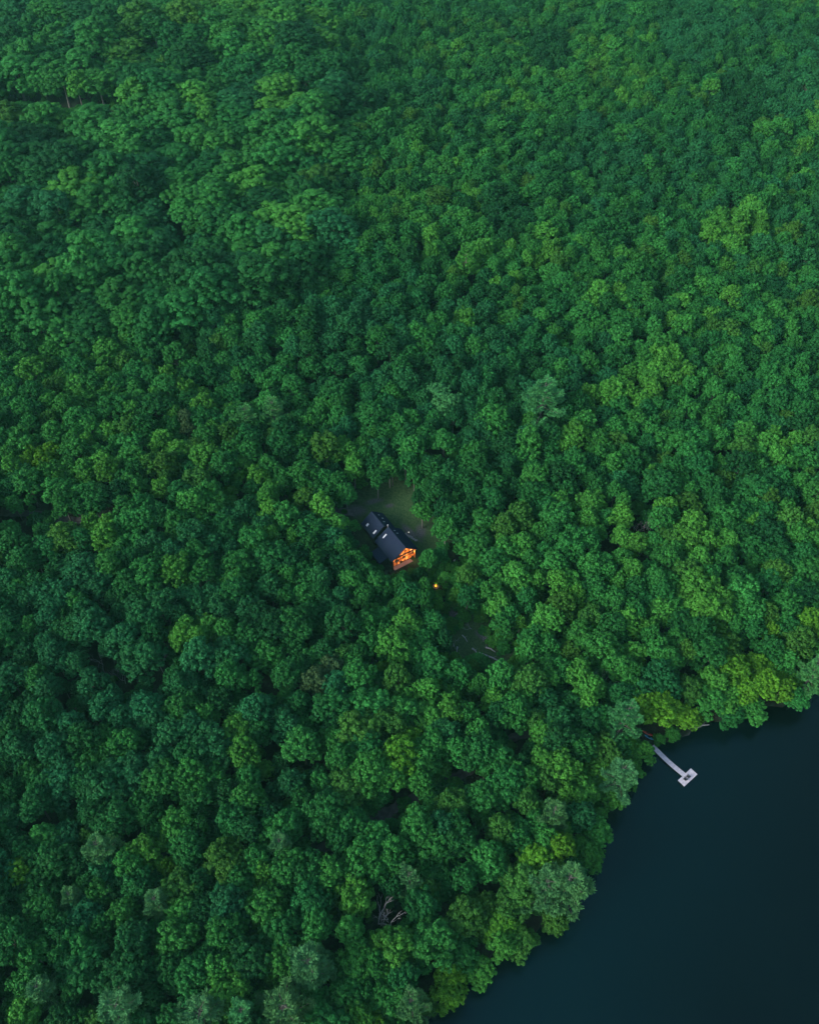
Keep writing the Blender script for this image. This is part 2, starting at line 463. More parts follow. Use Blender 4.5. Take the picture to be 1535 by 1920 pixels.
for P in open_px:
    A = np.array(P, float)
    gx, gy = np.meshgrid(np.arange(A[:, 0].min(), A[:, 0].max() + 4, 4), np.arange(A[:, 1].min(), A[:, 1].max() + 4, 4))
    k = inside_poly(gx, gy, P)
    wgt = 1.05 if P is open_px[0] else (1.15 if P[0] in ((845,1048),(1205,1370)) else 1.02 if P[0] in ((0,956),(72,938),(112,966),(854,1450),(712,1526),(960,1374)) else .88)
    prot.append(np.c_[gx[k], gy[k], np.full(k.sum(), wgt)]); prot.append(np.c_[A, np.full(len(A), wgt)])
prot = np.concatenate(prot)

dead_px = [(720, 1738, 13.5, 1.0), (196, 1262, 9, .9), (236, 1282, 8, .8), (308, 1262, 8, .8), (1012, 1160, 7, .8), (1190, 1010, 11, .8),
           (1128, 1290, 9, .8)]
pine_px = [  # tree base in the photograph, height, radius, tint
 (590,1848,21,5.0,'grey-green'),(548,1925,20,4.8,'grey-green'),(255,1918,17,4.6,'grey-green'),(110,1882,15,3.4,'grey-green'),
 (400,1930,17,4.4,'grey-green'),(470,1925,16,3.6,'pale green'),(770,1905,15,3.4,'grey-green'),(312,1720,13,3.4,'grey-green'),(160,1712,13,2.8,'grey-green'),
 (214,1632,17,4.0,'grey-green'),(535,1618,14,3.2,'grey-green'),(766,1680,15,2.8,'grey-green'),
 (1048,1698,20,5.4,'grey-green'),(1012,1696,16,4.0,'grey-green'),(1026,1562,15,3.2,'grey-green'),(1150,1490,16,4.2,'grey-green'),
 (1156,1388,17,4.4,'pale green'),
 (1008,815,23,6.8,'pale green'),(520,825,17,4.4,'pale green'),(470,835,16,4.4,'pale green'),
 (1500,1296,14,3.6,'pale green'),(870,545,20,3.6,'light green')]

trees = []      # x, y, z, height, radius, proto, tone
grid = {}
def near_ok(x, y, Rr, k=.55):
    gx, gy = int(x // 12), int(y // 12)
    for i in (-1, 0, 1):
        for j in (-1, 0, 1):
            for (a, b, r2) in grid.get((gx + i, gy + j), ()):
                if (a - x) ** 2 + (b - y) ** 2 < (k * (Rr + r2)) ** 2: return False
    return True
def put(x, y, Rr): grid.setdefault((int(x // 12), int(y // 12)), []).append((x, y, Rr))

pine_list = []
for px, py, hh, Rr, tn in pine_px:
    x, y, z = at(px, py); put(x, y, Rr * .8); pine_list.append((x, y, z, hh, Rr, tn))
dead_list = []
for px, py, hh, sp in dead_px:
    x, y, z = at(px, py); put(x, y, 3.2 if hh > 10 else 2); dead_list.append((x, y, z, hh, sp))
# the slim-trunked trees on the far side of the clearing
edge_px = [(709, 934, 15, 4.0), (731, 914, 15, 3.8), (736, 911, 14, 2.6), (761, 905, 15, 4.2), (652, 962, 14, 4.2), (700, 908, 14, 3.2), (792, 990, 13, 4.0)]
edge_list = []
for px, py, hh, Rr in edge_px:
    x, y, z = at(px, py); put(x, y, Rr * .8); edge_list.append((x, y, z, hh, Rr))

shore_list = []
for px, py, hh, Rr, tn in [(1197,1424,8,3.3,'light green'),(1232,1394,5,1.7,'fresh green'),(1358,1353,9,3.8,'deep green'),(1400,1346,9,3.6,'fresh green'),
                           (1478,1326,10,4.2,'mid green'),(1168,1462,9,3.8,'light green'),(1138,1508,9,3.6,'light green'),(1110,1570,9,4.0,'fresh green'),
                           (1094,1618,9,3.8,'light green'),(1034,1738,9,4.0,'olive green'),(970,1776,9,3.8,'olive green'),(896,1830,8,3.4,'light green'),(836,1872,9,4,'yellow-green')]:
    x, y, z = at(px, py); put(x, y, Rr * .8); shore_list.append((x, y, z, hh, Rr, tn))
NC = 130000
cx = rng.uniform(-480, 480, NC); cy = rng.uniform(5, 930, NC)
lim = 60 + 0.62 * np.hypot(cy, 230)
keep = np.abs(cx) < lim - 25
cx, cy = cx[keep], cy[keep]
ppx, ppy, _ = proj(cx, cy, height(cx, cy) + 8)
softm = (ppx < 640 - 40 * np.sin(ppy * .02)) & (ppy < 640 - .35 * (ppx - 300) * (ppx > 300))
cR = rng.uniform(2.5, 4.9, len(cx)) * np.where(softm, 1.95, 1) * np.where(rng.random(len(cx)) < .12, 1.2, 1)
sdl = seg_dist(cx, cy, lake) * np.where(inside_poly(cx, cy, lake), -1, 1)
# shoreline trees are smaller and stand close to the water
cR = np.where(sdl < 5, np.minimum(cR, 4.6), cR)
ch = 9.6 + cR * 1.25 + rng.uniform(-2.2, 3.0, len(cx))
young = rng.random(len(cx)) < np.where(softm, .08, .35)
ch = np.where(softm, ch + rng.uniform(-4, 5, len(cx)), ch)
cR = np.where(young, rng.uniform(1.8, 3.0, len(cx)), cR); ch = np.where(young, rng.uniform(6, 10.5, len(cx)), ch)
ch = np.where(sdl < 5, ch * .72, np.where(sdl < 11, ch * .88, ch))
cz = height(cx, cy)
kpx, kpy, kd = proj(cx, cy, cz + ch * .70)
kr = cR * F / kd
bpx, bpy_, _ = proj(cx, cy, cz)
order = rng.permutation(len(cx))
order = order[np.argsort(-cR[order] + rng.uniform(0, 2.6, len(order)), kind='stable')]
for i in order:
    if sdl[i] < .3: continue
    if not near_ok(cx[i], cy[i], cR[i], .66 if softm[i] else .55): continue
    if -50 < kpx[i] < 1600 and -50 < kpy[i] < 2000:
        dx = (prot[:, 0] - kpx[i]) / (kr[i] * prot[:, 2]); dy = (prot[:, 1] - kpy[i]) / (kr[i] * prot[:, 2])
        if (dx * dx + dy * dy).min() < 1: continue
        if ((prot[:, 0] - bpx[i]) ** 2 + (prot[:, 1] - bpy_[i]) ** 2).min() < 30: continue
    put(cx[i], cy[i], cR[i])
    r = random.Random(int(i) * 7 + 1)
    tn = pick_tone(kpx[i], kpy[i], sdl[i], cx[i], cy[i], r)
    pr = (NB + r.randrange(NS)) if softm[i] else r.randrange(NB)
    trees.append((cx[i], cy[i], cz[i], ch[i], cR[i], pr, tn, kpx[i], kpy[i], kd[i], r))
print('trees', len(trees))

# ------------------------------------------------------------------ individual broadleaf trees: the 300 that show largest
vis = [t for t in trees if -20 < t[7] < PW + 20 and -20 < t[8] < PH + 30]
vis.sort(key=lambda t: -(t[4] / t[9]))
near = vis[:280]; near_ids = {id(t) for t in near}
far = [t for t in trees if id(t) not in near_ids]

LM = [('the bleached dead tree', 720, 1710), ('the tallest bottom-edge pine', 590, 1815), ('the T-shaped dock', 1280, 1450),
      ('the large pine overhanging the lake', 1065, 1680), ('the lower gravel road gap', 730, 1520), ('the upper gravel road gap', 865, 1452),
      ('the bottom left corner', 0, 1920), ('the bare-twig gap at the left', 220, 1260), ('the lit cabin', 740, 1010),
      ('the fallen-log opening', 900, 1200), ('the left picture edge', 0, 1500), ('the kayaks', 1214, 1378),
      ('the lone yellow-green tree', 505, 1390), ('the bottom edge of the lake shore', 850, 1900), ('the fire pit', 817, 1098)]
ORD = ['nearest', 'second nearest', 'third nearest', 'fourth nearest', 'fifth nearest', 'sixth nearest', 'seventh nearest', 'eighth nearest', 'ninth nearest']
def direction(dx, dy):
    a = math.degrees(math.atan2(-dy, dx)) % 360
    return ['right of', 'upper right of', 'above', 'upper left of', 'left of', 'lower left of', 'below', 'lower right of'][int((a + 22.5) // 45) % 8]
def make_labels(items):
    """items: (px, py, tone, sizeword, kindword) -> labels, each singling out one tree"""
    keys = {}
    for n, (px, py, tone, sw, kw) in enumerate(items):
        k, lm = min(((math.hypot(px - l[1], py - l[2]), l) for l in LM), key=lambda q: q[0])
        keys.setdefault((tone, sw, kw, direction(px - lm[1], py - lm[2]), lm[0]), []).append((k, n))
    out = [None] * len(items)
    for (tone, sw, kw, dr, lm), L in keys.items():
        L.sort()
        for r_, (k, n) in enumerate(L):
            if len(L) == 1: s = f'{sw} {tone} {kw} {dr} {lm}'
            else: s = f'{sw} {tone} {kw} {dr} {lm}, {ORD[min(r_, 8)]}' if r_ < 9 else f'{sw} {tone} {kw} {dr} {lm}, {r_ + 1}th nearest'
            out[n] = s
    return out
items = []
for t in near:
    sw = 'small-crowned' if t[4] < 4.4 else ('broad-crowned' if t[4] > 5.9 else 'round')
    items.append((t[7], t[8], t[6], sw, 'leafy tree'))
labs = make_labels(items)
def place_tree(name, x, y, z, hh, Rr, pr, tint, label, cat, group, r, h0=16.0, r0=5.0):
    root = empty(name, (x, y, z), r.uniform(0, 6.28))
    sx = Rr / r0 * 1.06
    root.scale = (sx * r.uniform(.93, 1.07), sx * r.uniform(.93, 1.07), hh / h0)
    tag(root, label, cat, group)
    cr = link('crown', crown_me[pr], root); cr['tint'] = list(tint)
    link('trunk', trunk_me[pr], root)
    return root
for t, lb in zip(near, labs):
    place_tree('broadleaf_tree', t[0], t[1], t[2], t[3], t[4], t[5], jitter(PAL[t[6]], t[10]), lb, 'tree', 'broadleaf trees of the near woodland', t[10])
edge_txt = ['slim-trunked green tree with pale bare trunk at the back of the lawn', 'tree on the left of two thin parallel trunks behind the lawn',
            'tree on the right of two thin parallel trunks behind the lawn', 'tree with lone straight trunk at the back right of the lawn',
            'leaning leafy tree at the gravel patch left of the cabin roof', 'green tree behind the pale-trunked tree at the lawn edge',
            'darker green tree leaning over the right side of the lawn']
for (x, y, z, hh, Rr), tx in zip(edge_list, edge_txt):
    r = random.Random(int(x * 10) + 5)
    place_tree('broadleaf_tree', x, y, z, hh, Rr, NB + NS + 3 + r.randrange(2), jitter(PAL[r.choice(['mid green', 'fresh green', 'deep green'])], r), tx, 'tree', 'broadleaf trees of the near woodland', r)

items = []
for (x, y, z, hh, Rr, tn) in shore_list:
    a, b, _ = proj(x, y, z + hh * .7); items.append((a, b, tn, 'low', 'overhanging tree'))
for (x, y, z, hh, Rr, tn), lb in zip(shore_list, make_labels(items)):
    r = random.Random(int(x * 17)); place_tree('broadleaf_tree', x, y, z - .5, hh, Rr, r.randrange(NB), jitter(PAL[tn], r), lb, 'tree', 'broadleaf trees of the near woodland', r)
# ------------------------------------------------------------------ pines, dead trees
items = []
for (x, y, z, hh, Rr, tn) in pine_list:
    a, b, _ = proj(x, y, z + hh * .6)
    items.append((a, b, tn, 'slender' if Rr < 3 else ('spreading' if Rr > 4.5 else 'feathery'), 'pine tree'))
for (x, y, z, hh, Rr, tn), lb in zip(pine_list, make_labels(items)):
    r = random.Random(int(x * 13)); 
    place_tree('pine_tree', x, y, z, hh + 3, Rr * 1.1, NB + NS + r.randrange(3), jitter(PAL[tn], r), lb, 'pine tree', 'pines standing out of the woodland', r, 20.0, 4.4)
dead_txt = ['bleached dead tree with forked bare limbs near the bottom centre', 'grey leafless twiggy tree at the upper end of the left dark gap',
            'grey leafless tree at the lower end of the left dark gap', 'bare grey twiggy tree in the small hole right of the left dark gap',
            'small bare grey tree right of the fallen-log opening', 'thin bare branches poking through crowns right of the cabin',
            'crooked bare dead tree among crowns far right of the fire pit']
for k, ((x, y, z, hh, sp), tx) in enumerate(zip(dead_list, dead_txt)):
    V, Q = dead_arrays(900 + k, hh, sp, 4 if k == 0 else 5, .30 if k == 0 else .12)
    me = mesh_np('dead_tree', V, Q, [M['dead'] if k == 0 else M['twig']], smooth=True)
    o = link('dead_tree', me); o.location = (x, y, z + (2 if k == 0 else 3)); tag(o, tx, 'dead tree', 'leafless dead trees')
    o.location.z = z
    o.scale = (1, 1, 1.1)

# ------------------------------------------------------------------ the rest of the forest: one object of instances
def instancer(name, pts, rot, scl, idx, tint, label, cat, kind='stuff'):
    n = len(pts)
    me = bpy.data.meshes.new(name); me.vertices.add(n); me.vertices.foreach_set('co', np.asarray(pts, np.float32).ravel())
    for nm, ty, data, key in (('rot', 'FLOAT_VECTOR', rot, 'vector'), ('scl', 'FLOAT_VECTOR', scl, 'vector'), ('tint', 'FLOAT_COLOR', tint, 'color')):
        a = me.attributes.new(nm, ty, 'POINT'); a.data.foreach_set(key, np.asarray(data, np.float32).ravel())
    a = me.attributes.new('idx', 'INT', 'POINT'); a.data.foreach_set('value', np.asarray(idx, np.int32))
    me.update()
    o = link(name, me); tag(o, label, cat, kind=kind)
    ng = bpy.data.node_groups.new(name, 'GeometryNodeTree')
    ng.interface.new_socket('Geometry', in_out='INPUT', socket_type='NodeSocketGeometry')
    ng.interface.new_socket('Geometry', in_out='OUTPUT', socket_type='NodeSocketGeometry')
    N = ng.nodes; L = ng.links
    gi = N.new('NodeGroupInput'); go = N.new('NodeGroupOutput')
    ip = N.new('GeometryNodeInstanceOnPoints'); ci = N.new('GeometryNodeCollectionInfo')
    ci.inputs['Collection'].default_value = proto_col; ci.inputs['Separate Children'].default_value = True; ci.inputs['Reset Children'].default_value = True
    def na(nm, ty):
        q = N.new('GeometryNodeInputNamedAttribute'); q.data_type = ty; q.inputs['Name'].default_value = nm
        return q.outputs['Attribute']
    L.new(gi.outputs[0], ip.inputs['Points']); L.new(ci.outputs[0], ip.inputs['Instance'])
    ip.inputs['Pick Instance'].default_value = True
    L.new(na('idx', 'INT'), ip.inputs['Instance Index'])
    e2r = N.new('FunctionNodeEulerToRotation'); L.new(na('rot', 'FLOAT_VECTOR'), e2r.inputs[0])
    L.new(e2r.outputs[0], ip.inputs['Rotation']); L.new(na('scl', 'FLOAT_VECTOR'), ip.inputs['Scale'])
    L.new(ip.outputs[0], go.inputs[0])
    md = o.modifiers.new('scatter', 'NODES'); md.node_group = ng
    return o
pts = []; rot = []; scl = []; idx = []; tint = []
for t in far:
    r = t[10]
    pts.append((t[0], t[1], t[2])); rot.append((r.uniform(-.05, .05), r.uniform(-.05, .05), r.uniform(0, 6.28)))
    s = t[4] / 5.0 * 1.06; scl.append((s * r.uniform(.92, 1.08), s * r.uniform(.92, 1.08), t[3] / 16)); idx.append(t[5]); tint.append(jitter(PAL[t[6]], r))
instancer('forest', pts, rot, scl, idx, tint, 'dense green broadleaf forest spreading behind the cabin to the top of the picture', 'forest')
# low growth in the gaps
n = 9000
ux = rng.uniform(-300, 300, n); uy = rng.uniform(5, 620, n); lgx, lgy, _ = at(885, 1195)
ux[:230] = lgx + rng.normal(0, 12, 230); uy[:230] = lgy + rng.normal(0, 12, 230)
lgx, lgy, _ = at(800, 1085)
ux[420:560] = lgx + rng.normal(0, 9, 140); uy[420:560] = lgy + rng.normal(0, 6, 140)
uz = height(ux, uy)
usd = seg_dist(ux, uy, lake) * np.where(inside_poly(ux, uy, lake), -1, 1)
cbx, cby, _ = at(742, 1010)
clr = np.array([at(a, b_)[:2] for a, b_ in [(897,1225),(906,1229),(915,1233),(924,1237),(933,1241),(942,1245),(910,1215),(919,1220),(928,1224),(885,1217),(890,1222),(895,1228),(857,1214),(856,1226),(866,1192),(876,1205),(823,1172),(853,1152),(826,1196),(884,1180),(905,1202),(850,1212)]])
uclear = ((ux[:, None] - clr[None, :, 0]) ** 2 + (uy[:, None] - clr[None, :, 1]) ** 2).min(1) > 2.6 ** 2
upx, upy, _ = proj(ux, uy, uz + .5)
hard = []
for P in (open_px[0], open_px[4], open_px[5], [(808,1090),(826,1088),(828,1108),(810,1108)], [(1205,1370),(1222,1370),(1224,1386),(1208,1384)], [(845,1048),(860,1046),(860,1060),(846,1060)], [(730,1030),(802,1020),(802,1068),(735,1090)]): hard.append(inside_poly(upx, upy, [(p[0], p[1]) for p in P]))
ok = uclear & (usd > .6) & ~np.any(hard, 0) & (np.abs(ux) < 60 + .62 * np.hypot(uy, 230)) & (np.hypot(ux - cbx, uy - cby) > 13)
pts = []; rot = []; scl = []; idx = []; tint = []
for x, y, z in zip(ux[ok], uy[ok], uz[ok]):
    r = random.Random(int(x * 100)); s = r.uniform(.18, .42)
    pts.append((x, y, z - 6.6 * s)); rot.append((0, 0, r.uniform(0, 6.28))); scl.append((s * 1.1, s * 1.1, s)); idx.append(r.randrange(NB))
    tint.append(jitter(PAL[r.choice(['light green', 'mid green', 'fresh green', 'olive green'])], r))
instancer('undergrowth', pts, rot, scl, idx, tint, 'low green undergrowth filling the gaps between the trees', 'undergrowth')

# ------------------------------------------------------------------ ground sheet
def axis(lo, hi, step, far_):
    a = np.arange(lo, hi + step, step)
    ext = [step * 1.5 ** k for k in range(1, 30)]
    up = hi + np.cumsum(ext); up = up[up < far_]; dn = lo - np.cumsum(ext); dn = dn[dn > -far_]
    return np.r_[dn[::-1], a, up]
gx = axis(-200, 220, 2.0, 2600); gy = axis(20, 420, 2.0, 2600)
X, Y = np.meshgrid(gx, gy); Z = height(X, Y)
nx, ny = len(gx), len(gy)
ii = np.arange(nx * ny).reshape(ny, nx)
Q = np.stack([ii[:-1, :-1], ii[:-1, 1:], ii[1:, 1:], ii[1:, :-1]], -1).reshape(-1, 4)
gm, nt, N, L, b = nmat('forest_floor')
geo = N.new('ShaderNodeNewGeometry')
def noise(scale, detail=5, rough=.6):
    q = N.new('ShaderNodeTexNoise'); q.inputs['Scale'].default_value = scale; q.inputs['Detail'].default_value = detail; q.inputs['Roughness'].default_value = rough
    L.new(geo.outputs['Position'], q.inputs['Vector']); return q.outputs['Fac']
def ramp(inp, stops):
    q = N.new('ShaderNodeValToRGB'); e = q.color_ramp.elements
    e[0].position, e[0].color = stops[0][0], (*stops[0][1], 1); e[1].position, e[1].color = stops[-1][0], (*stops[-1][1], 1)
    for p, c in stops[1:-1]: x = e.new(p); x.color = (*c, 1)
    L.new(inp, q.inputs['Fac']); return q.outputs['Color']
def math_(op, a, b_=None, c=None):
    q = N.new('ShaderNodeMath'); q.operation = op
    for k, v in enumerate((a, b_, c)):
        if v is None: continue
        if isinstance(v, (int, float)): q.inputs[k].default_value = v
        else: L.new(v, q.inputs[k])
    return q.outputs[0]
def mixc(f, a, b_):
    q = N.new('ShaderNodeMix'); q.data_type = 'RGBA'; L.new(f, q.inputs['Factor']); L.new(a, q.inputs['A']); L.new(b_, q.inputs['B']); return q.outputs['Result']
litter = ramp(noise(.9, 8), [(.3, (.008, .011, .008)), (.5, (.016, .018, .014)), (.62, (.012, .034, .013)), (.8, (.035, .036, .030))])
grass = ramp(noise(1.3, 8, .7), [(.3, (.016, .045, .018)), (.5, (.035, .080, .028)), (.75, (.075, .115, .05))])
grav = ramp(noise(2.5, 8, .7), [(.3, (.035, .038, .038)), (.7, (.11, .11, .115))])
def blob_mask(cx_, cy_, rx, ry, ang, soft=.35, amp=.6):
    sub = N.new('ShaderNodeMapping'); sub.vector_type = 'TEXTURE'
    sub.inputs['Location'].default_value = (cx_, cy_, 0); sub.inputs['Rotation'].default_value = (0, 0, ang); sub.inputs['Scale'].default_value = (rx, ry, 1e6)
    L.new(geo.outputs['Position'], sub.inputs['Vector'])
    ln = N.new('ShaderNodeVectorMath'); ln.operation = 'LENGTH'; L.new(sub.outputs[0], ln.inputs[0])
    v = math_('ADD', ln.outputs['Value'], math_('MULTIPLY', math_('SUBTRACT', noise(.35, 6), .5), amp * 2))
    mr = N.new('ShaderNodeMapRange'); mr.inputs['From Min'].default_value = 1 + soft; mr.inputs['From Max'].default_value = 1 - soft
    L.new(v, mr.inputs['Value']); return mr.outputs['Result']
col = litter
lx, ly, _ = at(735, 955); col = mixc(blob_mask(lx, ly, 13, 17, .2), col, grass)
lx, ly, _ = at(885, 1195); col = mixc(blob_mask(lx, ly, 17, 14, .2), col, grass)
lx, ly, _ = at(800, 1025); col = mixc(blob_mask(lx, ly, 9, 7, .2), col, grass)
for a, b_, rx, ry, an in ((668, 958, 3.4, 2.4, 0), (768, 998, 4.2, 1.3, -.9), (788, 998, 1.6, 3, 0), (700, 940, 3, 1.2, .3), (730, 948, 1.5, 1.0, .3), (1300, 1374, 4, .8, .55),
                          (850, 1152, 3, 1.2, -.7), (830, 1180, 2, 1.2, -.7), (905, 1195, 3, 1.0, -.7)):
    lx, ly, _ = at(a, b_); col = mixc(blob_mask(lx, ly, rx, ry, an, .4, .7), col, grav)
L.new(col, b.inputs['Base Color']); b.inputs['Roughness'].default_value = .95; b.inputs['Specular IOR Level'].default_value = .15
bp = N.new('ShaderNodeBump'); bp.inputs['Strength'].default_value = .6; bp.inputs['Distance'].default_value = .3
L.new(noise(1.5, 8), bp.inputs['Height']); L.new(bp.outputs['Normal'], b.inputs['Normal'])
me = mesh_np('ground', np.c_[X.ravel(), Y.ravel(), Z.ravel()], Q, [gm], smooth=True)
tag(link('ground', me), kind='structure')

# gravel track: one winding strip laid on the ground
def track(name, pxs, w, label_kind='structure'):
    P = [at(a, b_) for a, b_ in pxs]
    S = []
    for k in range(len(P) - 1):
        p0 = np.array(P[max(k - 1, 0)]); p1 = np.array(P[k]); p2 = np.array(P[k + 1]); p3 = np.array(P[min(k + 2, len(P) - 1)])
        for s in np.linspace(0, 1, 14, endpoint=False):
            S.append(.5 * ((2 * p1) + (-p0 + p2) * s + (2 * p0 - 5 * p1 + 4 * p2 - p3) * s * s + (-p0 + 3 * p1 - 3 * p2 + p3) * s ** 3))
    S.append(np.array(P[-1])); S = np.array(S)[:, :2]
    V = []; Qs = []; nn = 7
    for k, p in enumerate(S):
        d = unit(S[min(k + 1, len(S) - 1)] - S[max(k - 1, 0)]); nrm = np.array([-d[1], d[0]])
        ww = w * (1 + .15 * math.sin(k * .7) + .1 * math.sin(k * 1.9))
        for j in range(nn):
            q = p + nrm * ww * (j / (nn - 1) - .5)
            V.append((q[0], q[1], h1(q[0], q[1]) + .06 - (.12 if j in (0, nn - 1) else 0)))
    for k in range(len(S) - 1):
        for j in range(nn - 1): Qs.append((k * nn + j, k * nn + j + 1, (k + 1) * nn + j + 1, (k + 1) * nn + j))
    me = mesh_np(name, V, Qs, [M['gravel']], smooth=True)
    tag(link(name, me), kind='structure')
M['gravel'] = noisy('gravel', (.042, .042, .045), (.095, .09, .095), .8, .95, .4, 9)
track('gravel_road', [(560, 1620), (640, 1568), (715, 1529), (765, 1502), (815, 1478), (865, 1452), (915, 1415), (968, 1380), (1050, 1355), (1130, 1345)], 3.6)
track('driveway', [(-60, 966), (0, 962), (60, 964), (140, 975), (240, 972), (330, 965), (430, 958), (540, 952), (610, 955), (665, 962)], 3.8)

# ------------------------------------------------------------------ lake
wm, nt, N, L, b = nmat('lake_water')
b.inputs['Roughness'].default_value = .05; b.inputs['IOR'].default_value = 1.38; b.inputs['Specular Tint'].default_value = (.42, .96, 1.0, 1)
tc = N.new('ShaderNodeTexCoord'); mp = N.new('ShaderNodeMapping'); mp.inputs['Scale'].default_value = (1, 1.6, 1); mp.inputs['Rotation'].default_value = (0, 0, .5)
L.new(tc.outputs['Object'], mp.inputs['Vector'])
nz = N.new('ShaderNodeTexNoise'); nz.inputs['Scale'].default_value = 2.2; nz.inputs['Detail'].default_value = 6; nz.inputs['Roughness'].default_value = .65
L.new(mp.outputs[0], nz.inputs['Vector'])
bp = N.new('ShaderNodeBump'); bp.inputs['Strength'].default_value = .4; bp.inputs['Distance'].default_value = .15
L.new(nz.outputs['Fac'], bp.inputs['Height']); L.new(bp.outputs['Normal'], b.inputs['Normal'])
# sky reflection put into the base colour, fading away from the wood, slow drifts of turbidity
sp = N.new('ShaderNodeSeparateXYZ'); L.new(tc.outputs['Object'], sp.inputs[0])
dn = N.new('ShaderNodeTexNoise'); dn.inputs['Scale'].default_value = .03; dn.inputs['Detail'].default_value = 4; L.new(tc.outputs['Object'], dn.inputs['Vector'])
ad = N.new('ShaderNodeMath'); ad.operation = 'MULTIPLY_ADD'; L.new(dn.outputs['Fac'], ad.inputs[0]); ad.inputs[1].default_value = 30
yy = N.new('ShaderNodeMath'); yy.operation = 'MULTIPLY_ADD'; L.new(sp.outputs['Y'], yy.inputs[0]); yy.inputs[1].default_value = -.5; L.new(sp.outputs['X'], yy.inputs[2]); L.new(yy.outputs[0], ad.inputs[2])
mr = N.new('ShaderNodeMapRange'); mr.inputs['From Min'].default_value = 22; mr.inputs['From Max'].default_value = 78; L.new(ad.outputs[0], mr.inputs['Value'])
wc = N.new('ShaderNodeMix'); wc.data_type = 'RGBA'; wc.inputs['A'].default_value = (.0001, .0060, .0085, 1); wc.inputs['B'].default_value = (.0001, .0004, .0010, 1)
L.new(mr.outputs['Result'], wc.inputs['Factor']); L.new(wc.outputs['Result'], b.inputs['Base Color'])
mb = MB(); mb.box(-400, 2500, -2500, 900, -.02, 0.0)
mb.bm.faces.ensure_lookup_table()
bmesh.ops.delete(mb.bm, geom=[f for f in mb.bm.faces if f.normal.z < .5 and abs(f.calc_center_median().z - 0) > 1e-4], context='FACES')
lw = mb.build('lake', wm); tag(lw, kind='structure')

# ------------------------------------------------------------------ cabin (x = towards the lit gable, y = towards the lawn)
fx, fy, fz = at(736.4, 1069.7)
YAW = R_(-57.0)
u = Vector((math.cos(YAW), math.sin(YAW), 0)); w = Vector((-math.sin(YAW), math.cos(YAW), 0))
HW, RY, EZ, PZ = 4.7, .25, 5.5, 9.1          # half width, ridge offset, eave height, ridge height
org = Vector((fx, fy, fz)) + w * HW
cabin = empty('cabin', org, YAW)
tag(cabin, 'black gabled cabin with dark metal roof and glowing orange glass gable in a clearing', 'cabin')
def roof_z(y, hw=HW, ez=EZ, pz=PZ, ry=RY):
    return pz - (pz - ez) * (abs(y - ry) / (hw + (ry if y < ry else -ry)))
main_x0, glass = -10.6, -1.05
gable = [(-HW + .2, .0), (HW - .2, .0), (HW - .2, EZ - .25), (RY, PZ - .35), (-HW + .2, EZ - .25)]
walls = MB()
for ya in (-HW + .12, HW - .34):
    walls.box(main_x0 + .3, -.12, ya, ya + .22, -1.5, EZ - .3)
walls.prism([(-HW + .34, -1.5), (HW - .34, -1.5), (HW - .34, EZ - .3), (RY, PZ - .4), (-HW + .34, EZ - .3)], main_x0 + .3, main_x0 + .5)
walls.build('wall', M['black'], cabin)
lin = MB()
lin.box(glass, -.14, -HW + .345, -HW + .37, .35, EZ - .5); lin.box(glass, -.14, HW - .37, HW - .345, .35, EZ - .5)
lin.build('porch_lining', M['warmwood'], cabin)
rf = MB(); T_ = .22; o_ = .55
for sgn in (-1, 1):
    ye = sgn * HW + sgn * o_; dz = (PZ - EZ) / (HW - sgn * RY) * o_
    rf.slab((main_x0, RY, PZ), (.35, RY, PZ), (.35, ye, EZ - dz), (main_x0, ye, EZ - dz), T_)
roof = rf.build('roof', M['roof'], cabin)
seam = MB()
x = main_x0 + .5
while x < .3:
    for sgn in (-1, 1):
        ye = sgn * HW + sgn * o_; dz = (PZ - EZ) / (HW - sgn * RY) * o_
        seam.slab((x, RY + sgn * .1, PZ + .0), (x + .05, RY + sgn * .1, PZ + .0), (x + .05, ye, EZ - dz + .05), (x, ye, EZ - dz + .05), .05)
    x += .48
seam.build('seam', M['roof'], roof)
cap = MB(); cap.prism([(RY - .22, PZ - .12), (RY, PZ + .07), (RY + .22, PZ - .12), (RY, PZ - .02)], main_x0 - .02, .37); cap.build('ridge_cap', M['roof'], roof)
def on_roof(x, y, hw=HW, ez=EZ, pz=PZ, ry=RY): return roof_z(y, hw, ez, pz, ry)
def skylight(xa, xb, ya, yb, zf, parent, name='skylight', mat='skylight'):
    s = MB(); s.slab((xa, ya, zf(ya) + .12), (xb, ya, zf(ya) + .12), (xb, yb, zf(yb) + .12), (xa, yb, zf(yb) + .12), .11); return s.build(name, M[mat], parent)
skylight(-9.2, -8.75, -2.9, -1.5, lambda y: roof_z(y), roof)
